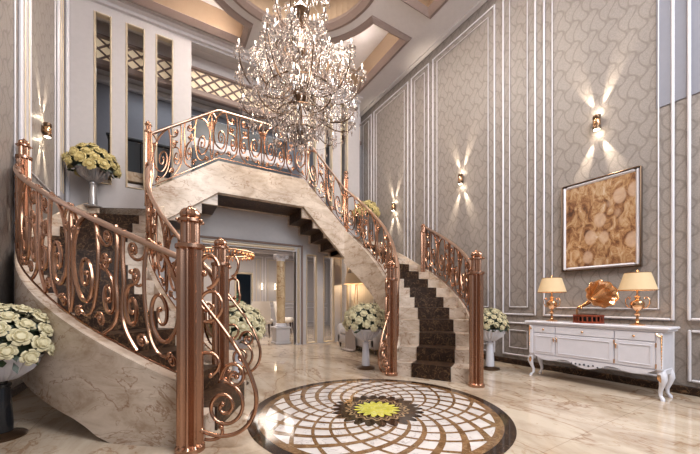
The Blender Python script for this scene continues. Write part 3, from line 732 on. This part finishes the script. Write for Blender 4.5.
# ------------------------------------------------------------------ roses in urns
def rose_mesh(seed, mat):
    rnd = random.Random(seed); b = B()
    b.lathe([(.004, -.030), (.024, -.022), (.030, 0), (.020, .022), (.004, .026)], n=10)
    for ring, (cnt, r0, lean, h) in enumerate(((4, .016, .1, .034), (5, .026, .35, .032), (6, .036, .75, .028))):
        for k in range(cnt):
            a = 2*PI*k/cnt+ring*.6+rnd.uniform(-.1, .1); G_ = []
            for i in range(5):
                v = i/4; row = []
                for j in range(5):
                    u = (j-2)/2; w_ = math.sqrt(max(.05, 1-(v*1.0-.45)**2*1.6))*.9*PI/cnt*1.15
                    rad = r0*(.55+.45*math.sin(v*PI/2))+lean*.018*v**2.2+.004*v*(1-abs(u)); zz = -.02+h*1.5*math.sin(v*PI*.5)-lean*.020*v**3-.006*u*u*v
                    row.append((rad*math.cos(a+u*w_), rad*math.sin(a+u*w_), zz))
                G_.append(row)
            vs = [p for r in G_ for p in r]; b.add(vs, [(5*i+j, 5*i+j+1, 5*i+j+6, 5*i+j+5) for i in range(4) for j in range(4)])
    return b.build('rose', mat, None, True)
ROSES = {}
def bouquet(x, y, zt, R, H, label, mat='petal', nr=44, k=1.0):
    if mat == 'petal2': nr, k = 30, 1.3
    t = thing('rose_bouquet', label, 'flowers', (x, y, zt), 0, 'rose bouquets in footed urns')
    rnd = random.Random(int(x*100+y*10)); b = B()
    b.lathe([(.10, -.04), (R*.80, .02), (R*.80, H*.25), (R*.62, H*.62), (R*.25, H*.82), (.01, H*.86)], n=24)
    for q in range(260):
        a = rnd.uniform(0, 2*PI); e = rnd.uniform(-.25, 1.3); c = Vector((R*.86*math.cos(a)*math.cos(e), R*.86*math.sin(a)*math.cos(e), .02+H*.88*math.sin(e)))
        dn = c.normalized(); sd = dn.orthogonal().normalized(); sd.rotate(Matrix.Rotation(rnd.uniform(0, 6), 3, dn)); L_ = rnd.uniform(.05, .09)
        ot = (sd*.8+dn*.5).normalized(); wv = dn.cross(sd).normalized()*.018
        b.add([c, c+ot*L_*.5+wv, c+ot*L_, c+ot*L_*.5-wv], [(0, 1, 2, 3)])
    b.build('foliage', 'leaf', t)
    pos = []; ga = PI*(3-math.sqrt(5)); m = 0; i = 0
    tot = int(nr*1.25)
    for i in range(tot):
        ss = 1-(i+.5)/tot*1.14; e = math.asin(max(-1, min(1, ss))); a = ga*i
        if e < -.13: continue
        pos.append((a, e))
    for a, e in pos:
        jr = rnd.uniform(.90, 1.0); c = Vector((R*jr*math.cos(a)*math.cos(e), R*jr*math.sin(a)*math.cos(e), .02+H*jr*math.sin(e)))
        nrm = Vector((c.x/R/R, c.y/R/R, (c.z)/H/H)).normalized()
        key = (rnd.randrange(3), mat)
        if key not in ROSES: o = rose_mesh(key[0], mat); ROSES[key] = o
        else: o = ROSES[key].copy(); COL.objects.link(o)
        o.parent = t; o.location = c; s_ = rnd.uniform(1.05, 1.4)*R/.34*k; o.scale = (s_, s_, s_)
        o.rotation_euler = (nrm.to_track_quat('Z', 'Y').to_matrix() @ Matrix.Rotation(rnd.uniform(0, 6), 3, 'Z')).to_euler()
    return t
def urn(x, y, z, label, mat='urnwhite', H=.60, R=.215, sm=None):
    t = thing('footed_urn', label, 'urn', (x, y, z), 0, 'footed urns holding roses')
    B().lathe([(.135, 0), (.14, .012), (.125, .025), (.06, .04), (.05, .05)], n=32).build('foot', 'bronze' if mat != 'pewter' else 'pewter', t, True)
    B().lathe([(.060, .045), (.062, .10), (.054, .22), (.046, .36), (.044, .37), (.052, .38), (.052, .395), (.03, .40), (.03, H-.18)], n=24).build('stem', sm or mat, t, True)
    b = B(); b.lathe([(.03, H-.185), (.09, H-.17), (R*.80, H-.11), (R*.96, H-.055), (R*.97, H-.03), (R*1.06, H-.012), (R*1.07, H), (R*.95, H+.002), (R*.8, H-.03), (.02, H-.04)], n=96, flute=24, fr=(H-.175, H-.05), fa=.12); b.build('bowl', mat, t, 50)
    return t
def arrangement(x, y, z, wh, mat='urnwhite', pm='petal', R=.335):
    urn(x, y, z, 'fluted footed urn under roses %s' % wh, mat, sm='black' if x < -.95 and z == 0 else None); bouquet(x, y, z+.62, R, .345*R/.335, 'dome of cream roses in the urn %s' % wh, pm)
arrangement(2.66, 3.95, 0, 'in front of the grey sofa')
arrangement(.80, 3.98, 0, 'behind the front left stair posts')
arrangement(4.22, 2.95, 0, 'between the right stair post and console', R=.25)
arrangement(-1.0, 3.32, 0, 'at the lower left below the stair slab', 'urnwhite')
arrangement(-.93, 6.52, 2.527, 'on the left stair landing', 'pewter', 'petal2')
arrangement(4.42, 6.55, 2.527, 'on the right stair landing behind the railing', 'pewter', 'petal2')

# ------------------------------------------------------------------ sofa, throw, side table and lamp under the right stair
sf = thing('grey_sofa', 'grey upholstered sofa standing under the curve of the right stair', 'sofa', (3.8, 5.5, 0))
cb(B().bbox(3.42, 4.14, 4.80, 6.22, .10, .30, .03), 'sofa_base', 'sofa', sf, True)
for a, c in ((4.95, 5.51), (5.52, 6.08)): cb(B().bbox(3.40, 4.00, a, c, .305, .43, .035), 'seat_cushion', 'sofa', sf, True)
for a, c in ((4.78, 4.94), (6.09, 6.25)): cb(B().bbox(3.42, 4.16, a, c, .10, .52, .04), 'armrest', 'sofa', sf, True)
cb(B().bbox(3.98, 4.16, 4.95, 6.08, .28, .72, .06), 'backrest', 'sofa', sf, True)
for x in (3.48, 4.10):
    for y in (4.86, 6.18): cb(B().lathe([(.015, 0), (.028, .10)], (x, y, 0), 10), 'leg', 'darkwood', sf, True)
b = B(); rings = []
for i in range(13):
    u = i/12; pth = [Vector((3.95, 0, .455)), Vector((3.7, 0, .45)), Vector((3.40, 0, .445)), Vector((3.375, 0, .40)), Vector((3.37, 0, .2)), Vector((3.365, 0, .03)), Vector((3.25, 0, .015))]
    c = cr(pth, u); row = []
    for j in range(17):
        v = j/16; row.append((c.x+.008*math.sin(j*1.9), 5.42+(.32+.10*u)*v-.05*u, c.z+.008*math.cos(j*1.9)+.002))
    rings.append(row)
b.loft([r+[(p[0]+.006, p[1], p[2]-.004) for p in reversed(r)] for r in rings]); tag(b.build('throw_blanket', 'throw', None, True), 'taupe throw blanket draped over the grey sofa to the floor', 'blanket')
st = thing('side_table', 'dark round side table behind the grey sofa in the lit corner', 'side table', (4.14, 6.55, 0))
B().lathe([(.24, .52), (.25, .53), (.25, .55), (.01, .555)], n=32).build('table_top', 'darkwood', st, True)
B().lathe([(.16, 0), (.16, .015), (.03, .03), (.025, .51)], n=24).build('pedestal', 'darkwood', st, True)
sl = thing('tripod_lamp', 'brass tripod lamp with wide tan shade glowing in the corner under the stair', 'table lamp', (4.14, 6.55, .557))
for k in range(3):
    a = 2*PI*k/3+.5; B().tube([(.13*math.cos(a), .13*math.sin(a), 0), (.045*math.cos(a), .045*math.sin(a), .5), (.02*math.cos(a), .02*math.sin(a), .88)], .010, 8).build('leg', 'brass', sl, True)
b = B(); b.loft([[(.31*math.cos(a), .31*math.sin(a), .88) for a in (2*PI*j/40 for j in range(40))], [(.25*math.cos(a), .25*math.sin(a), 1.14) for a in (2*PI*j/40 for j in range(40))]], caps=False); b.build('lamp_shade', 'tanshade', sl, True)
B().ball((0, 0, .95), .04, 8, 6).build('light_bulb', 'bulb', sl, True)
point('tripod_lamp_light', (4.14, 6.55, 1.47), 30, (1, .72, .42), .05)
cn = thing('curtain', 'warm lit pale pleated curtain hanging in the corner behind the tripod lamp', 'curtain', (4.6, 6.8, 0))
b = B(); rings = []
for i in range(60):
    x = 4.20+.66*i/59; y = 6.885+.025*math.sin(i*1.25)*(1); rings.append([(x, y-.004, .02), (x, y+.004, .02), (x, y+.004, 2.05), (x, y-.004, 2.05)])
b.loft(rings); b.build('pleated_panel', 'cloth', cn, True, off='w')
B().tube([(4.18, 6.875, 2.065), (4.87, 6.875, 2.065)], .013, 8).build('curtain_rod', 'brass', cn, True, off='w')

# ------------------------------------------------------------------ dining room: column, chairs, ring chandelier, plant
co = thing('marble_column', 'honey marble column with white scrolled capital on a pedestal inside the dining opening', 'column', (2.50, 7.38, 0))
b = B(); b.bbox(-.19, .19, -.19, .19, 0, .05, .01).bbox(-.165, .165, -.165, .165, .05, .36, .006).bbox(-.19, .19, -.19, .19, .36, .41, .012); b.build('pedestal', 'white', co)
B().lathe([(.135, .41), (.14, .43), (.12, .45), (.125, .47), (.105, .485), (.105, .49)], n=28).build('base', 'mold', co, True)
B().lathe([(.102, .49), (.098, 1.2), (.088, 1.98)], n=28).build('shaft', 'column', co, True)
b = B(); b.lathe([(.09, 1.98), (.10, 1.99), (.10, 2.02), (.12, 2.05)], n=24).bbox(-.14, .14, -.14, .14, 2.11, 2.15, .01); cp = b.build('capital', 'mold', co, True)
for sx in (1, -1):
    for sy in (1, -1): B().tube([(sx*.11+.045*math.cos(a)*(1-a/14), sy*.12, 2.07+.045*math.sin(a)*(1-a/14)) for a in (i*.5 for i in range(24))], .012, 6).build('scroll', 'mold', cp, True)
def chair(x, y, rz, label):
    t = thing('dining_chair', label, 'chair', (x, y, 0), rz, 'white upholstered dining chairs')
    B().bbox(-.26, .26, -.25, .25, .34, .50, .05).build('seat', 'cloth', t, True)
    b = B(); rings = []
    for i in range(9):
        u = i/8; z = .42+.60*u; w_ = .25+.03*math.sin(u*PI); yy = .22+.09*u
        rings.append([(-w_, yy-.03-.05*1, z), (-w_*.5, yy-.02, z), (w_*.5, yy-.02, z), (w_, yy-.08, z), (w_, yy-.02, z), (w_*.5, yy+.05, z), (-w_*.5, yy+.05, z), (-w_, yy-.02, z)])
    b.loft(rings); b.build('backrest', 'cloth', t, 50)
    for sx in (1, -1):
        for sy in (1, -1): B().tube([(sx*.22, sy*.2, .36), (sx*.23, sy*.21, .18), (sx*.245, sy*.235, 0)], [.03, .024, .016], 8).build('leg', 'darkwood', t, True)
chair(2.62, 9.35, math.radians(150), 'white dining chair seen from behind, just right of the roses in the dining opening')
chair(3.45, 9.75, math.radians(60), 'white dining chair turned sideways, right of the pair near the marble column')
chair(1.2, 9.9, math.radians(10), 'white dining chair deep behind the left stair posts')
dt = thing('dining_table', 'dark pedestal dining table behind the white chairs', 'table', (2.5, 10.5, 0))
B().bbox(-.5, .5, -.4, .4, .70, .745, .012).build('table_top', 'darkwood', dt); B().lathe([(.24, 0), (.22, .03), (.06, .1), (.05, .6), (.14, .70)], n=24).build('pedestal', 'darkwood', dt, True)
rc = thing('ring_chandelier', 'copper leaf ring chandelier hanging over the dining room', 'chandelier', (1.5, 9.2, 2.29))
B().tube([(.78*math.cos(a), .78*math.sin(a), .06) for a in (2*PI*i/48 for i in range(48))], .016, 8, True).build('ring', 'brass', rc, True)
lf = None
for k in range(64):
    a = 2*PI*k/64
    if lf is None:
        lf = B().add([(0, 0, .05), (.035, .012, 0), (0, 0, -.08), (-.035, .012, 0), (0, -.018, -.01)], [(0, 1, 4), (1, 2, 4), (2, 3, 4), (3, 0, 4), (0, 1, 2, 3)]).build('hanging_leaf', 'leafgold', rc); o = lf
    else: o = lf.copy(); COL.objects.link(o)
    o.location = (.78*math.cos(a), .78*math.sin(a), -.02*(k % 2)); o.rotation_euler = (0, 0, a+(k % 3)*.5)
for k in range(3):
    a = 2*PI*k/3; B().tube([(.78*math.cos(a), .78*math.sin(a), .06), (0, 0, .66)], .004, 6).build('suspension_wire', 'brass', rc, True)
B().lathe([(.06, .66), (.06, .735)], n=20).build('ceiling_canopy', 'brass', rc, True)
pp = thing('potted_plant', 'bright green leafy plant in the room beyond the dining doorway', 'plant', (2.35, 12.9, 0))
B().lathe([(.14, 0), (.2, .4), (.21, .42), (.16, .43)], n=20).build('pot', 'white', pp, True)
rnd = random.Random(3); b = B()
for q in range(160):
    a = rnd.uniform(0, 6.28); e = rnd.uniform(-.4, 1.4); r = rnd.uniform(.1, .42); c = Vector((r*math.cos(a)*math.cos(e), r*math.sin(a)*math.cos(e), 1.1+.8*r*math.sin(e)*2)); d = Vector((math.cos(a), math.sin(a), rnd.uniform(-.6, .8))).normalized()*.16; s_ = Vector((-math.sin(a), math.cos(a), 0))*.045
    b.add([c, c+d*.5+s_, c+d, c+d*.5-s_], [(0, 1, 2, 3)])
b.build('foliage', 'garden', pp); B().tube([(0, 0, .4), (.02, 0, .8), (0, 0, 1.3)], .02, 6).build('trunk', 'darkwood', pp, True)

# ------------------------------------------------------------------ gallery furniture
sb = thing('sideboard', 'dark blue sideboard with thick white top and tall dark back behind the gallery railing', 'sideboard', (1.7, 7.7, 3.421))
B().box(-1.1, 1.1, -.2, .2, .06, .88).build('body', 'dkgrey', sb); B().bbox(-1.1, 1.1, .12, .2, 1.115, 1.75, .02).build('back_panel', 'dkgrey', sb); B().bbox(-1.16, 1.16, -.24, .24, .881, 1.11, .04).build('counter_top', 'mold', sb); B().box(-1.05, 1.05, -.17, .17, 0, .06).build('plinth', 'black', sb)
for k in range(4): B().bbox(-1.06+k*.53, -.55+k*.53, -.215, -.201, .1, .74, .006).build('door', 'dkgrey', sb)
kb = thing('tall_cabinet', 'dark low cabinet seen through the narrow slots of the upper wall', 'cabinet', (-.35, 8.2, 3.421))
B().box(-.55, .55, -.22, .22, .05, .95).build('body', 'black', kb); B().bbox(-.58, .58, -.25, .25, .95, 1.0, .01).build('cabinet_top', 'dkgrey', kb); B().box(-.5, .5, -.18, .18, 0, .05).build('plinth', 'black', kb)
for k in (-1, 1): B().bbox(min(0, k*.53)+.01, max(0, k*.53)-.01, -.235, -.221, .08, .92, .005).build('door', 'dkgrey', kb)

# ------------------------------------------------------------------ crystal chandelier
cx, cy = 1.77, 4.33
ch = thing('crystal_chandelier', 'huge tiered crystal chandelier with candle arms hanging above the stair hall', 'chandelier', (cx, cy, 3.3))
def C(b, n, m, p=None, s=True): return b.build(n, m, p or ch, s)
# heights relative to 3.3
C(B().lathe([(.004, .0), (.05, .03), (.06, .06), (.02, .11), (.012, .14), (.05, .18), (.09, .22), (.05, .28), (.02, .32), (.02, .6), (.06, .64), (.09, .70), (.05, .76), (.02, .80), (.018, 1.25), (.05, 1.3), (.10, 1.36), (.07, 1.44), (.02, 1.5), (.02, 1.85), (.07, 1.9), (.12, 1.96), (.08, 2.02), (.02, 2.1), (.02, 2.5), (.05, 2.52), (.015, 2.56)], n=16), 'central_stem', 'bronze')
C(B().tube([(0, 0, 2.5), (0, 0, 3.66)], .012, 8), 'suspension_rod', 'bronze')
C(B().lathe([(.02, 3.55), (.16, 3.62), (.18, 3.70), (.16, 3.722)], n=24), 'ceiling_canopy', 'bronze')
C(B().ball((0, 0, -.05), .055, 12, 10), 'crystal_ball', 'crystal')
proto = {}
def cp(key, maker, par, loc, rz=0, sc=1):
    if key not in proto: o = maker(); proto[key] = o; o.parent = par
    else: o = proto[key].copy(); COL.objects.link(o); o.parent = par
    o.location = loc; o.rotation_euler = (0, 0, rz); o.scale = (sc, sc, sc); return o
tiers = [  # n, radius, z of hub, z of cup, phase
    (10, .90, .85, 1.06, .1), (10, .64, 1.05, 1.28, .37), (10, .80, .62, .46, .45), (8, .42, 1.25, 1.50, .2), (8, .38, 1.95, 2.10, 0)]
cups = []
for (n, R, zh, zc, ph) in tiers:
    arm = None
    for k in range(n):
        a = 2*PI*k/n+ph; jz = .05*math.sin(k*2.3)
        def mk():
            pts = bez((.03, 0, zh), (R*.35, 0, zh-.38), (R*.95, 0, zh-.45), (R, 0, zc-.06), 18)
            o = C(B().tube(pts, .0085, 7), 'arm', 'bronze')
            return o
        o = cp(('arm', R), mk, ch, (0, 0, jz), a)
        x, y, z = R*math.cos(a), R*math.sin(a), zc+jz; cups.append((x, y, z, a, R))
        def mk2():
            u = B().lathe([(.006, -.07), (.03, -.055), (.06, -.04), (.065, -.03), (.02, -.028), (.012, -.02)], n=14).build('candle_cup', 'crystal', ch, True); return u
        c_ = cp('cup', mk2, ch, (x, y, z))
        def mk3(): return B().lathe([(.011, -.02), (.011, .05)], n=8).build('candle', 'mold', ch, True)
        cp('candle', mk3, ch, (x, y, z))
        def mk4(): return B().lathe([(.003, .05), (.009, .062), (.008, .078), (.001, .10)], n=8).build('bulb', 'bulb', ch, True)
        cp('bulb', mk4, ch, (x, y, z))
# crystal glass arms: pale curved arms beside the bronze ones
for k in range(14):
    a = 2*PI*k/14+.25; R = .58 if k % 2 else .75
    def mk(): return C(B().tube(bez((.04, 0, 1.0), (R*.3, 0, 1.5), (R*.8, 0, 1.5), (R, 0, 1.05), 16), .007, 6), 'glass_arm', 'crystal')
    cp(('ga', R), mk, ch, (0, 0, 0), a)
for (zz, rr_) in ((.42, .34), (.20, .20), (.72, .5)):
    C(B().tube([(rr_*math.cos(a), rr_*math.sin(a), zz) for a in (2*PI*i/40 for i in range(40))], .010, 6, True), 'metal_ring', 'bronze')
# pendants
rnd = random.Random(11); PD = []
def pend(b, x, y, z, h, r):
    b.octa((x, y, z), r*.45, r*.5); b.octa((x, y, z-h*.45), r, h*.5)
spots_ = []
for (x, y, z, a, R) in cups:
    for q in range(6):
        t = 2*PI*q/6; spots_.append((x+.06*math.cos(t), y+.06*math.sin(t), z-.06, rnd.uniform(.07, .12), .013))
    spots_.append((x, y, z-.09, .16, .018))
    for q in range(5):          # along arm
        u = (q+1)/6; rr_ = R*u; spots_.append((rr_*math.cos(a+.05), rr_*math.sin(a+.05), z-.36+.25*abs(u-.55), rnd.uniform(.08, .15), .015))
for (zz, rr_, n) in ((.42, .34, 36), (.20, .20, 24), (.72, .5, 48), (.08, .08, 12), (.98, .62, 48)):
    for q in range(n):
        t = 2*PI*q/n; spots_.append((rr_*math.cos(t), rr_*math.sin(t), zz, .13, .015))
for q in range(2300):
    z = rnd.uniform(.12, 1.5); env = .10+.76*min(1, z/.62)**1.1 if z < .62 else (.86 if z < 1.0 else .86-.56*(z-1.0)/.5)
    r_ = env*math.sqrt(rnd.uniform(.08, 1)); t = rnd.uniform(0, 2*PI); spots_.append((r_*math.cos(t), r_*math.sin(t), z, rnd.uniform(.045, .10), rnd.uniform(.008, .013)))
for q in range(90):
    z = rnd.uniform(1.8, 2.5); t = rnd.uniform(0, 2*PI); r_ = rnd.uniform(.05, .27); spots_.append((r_*math.cos(t), r_*math.sin(t), z, .1, .014))
rnd.shuffle(spots_)
camd = Vector((-cx, -cy))
front = sorted(spots_, key=lambda s: -(s[4]*s[3]*(1.5 if Vector((s[0], s[1])).dot(camd) > 0 else 1)))
for s in front[:100]:
    def mk():
        b = B(); pend(b, 0, 0, 0, 1, .13); return b.build('crystal_pendant', 'crystal', ch)
    cp('pend', mk, ch, s[:3], rnd.uniform(0, 3), s[3])
b = B()
for s in front[100:]: pend(b, *s)
o = b.build('crystal_drops', 'crystal', ch); o['kind'] = 'stuff'
# bead strands: swags between neighbouring cups and long strings
ns = 0
def strand(p, q, sag, n):
    b = B()
    for i in range(n+1):
        t = i/n; c = p.lerp(q, t); c.z -= sag*4*t*(1-t); b.octa(c, .010, .013)
    b.build('bead_strand', 'crystal', ch)
for (n, R, zh, zc, ph) in tiers:
    cc = [Vector((c[0], c[1], c[2]-.05)) for c in cups if c[4] == R]
    for i in range(len(cc)): strand(cc[i], cc[(i+1) % len(cc)], .14, 18)
    for c in cc[::1]:
        strand(c, Vector((c.x*.15, c.y*.15, min(c.z+.55, 2.45))), .12, 26)
for k in range(20):
    a = 2*PI*k/20+.1; r_ = .80 if k % 2 else .66; strand(Vector((r_*math.cos(a), r_*math.sin(a), .78)), Vector((r_*.92*math.cos(a), r_*.92*math.sin(a), .26+.1*(k % 3))), 0, 18)
for k in range(16):
    a = 2*PI*k/16; strand(Vector((.34*math.cos(a), .34*math.sin(a), .40)), Vector((.02*math.cos(a), .02*math.sin(a), .02)), .05, 16)
for k, (dx, dy, dz) in enumerate(((0, 0, 1.7), (.5, -.4, 1.25), (-.5, .3, 1.25), (-.2, -.6, .6), (.3, .5, .6))):
    point('chandelier_candle_light', (cx+dx, cy+dy, 3.3+dz), 17, (1.0, .84, .68), .15)
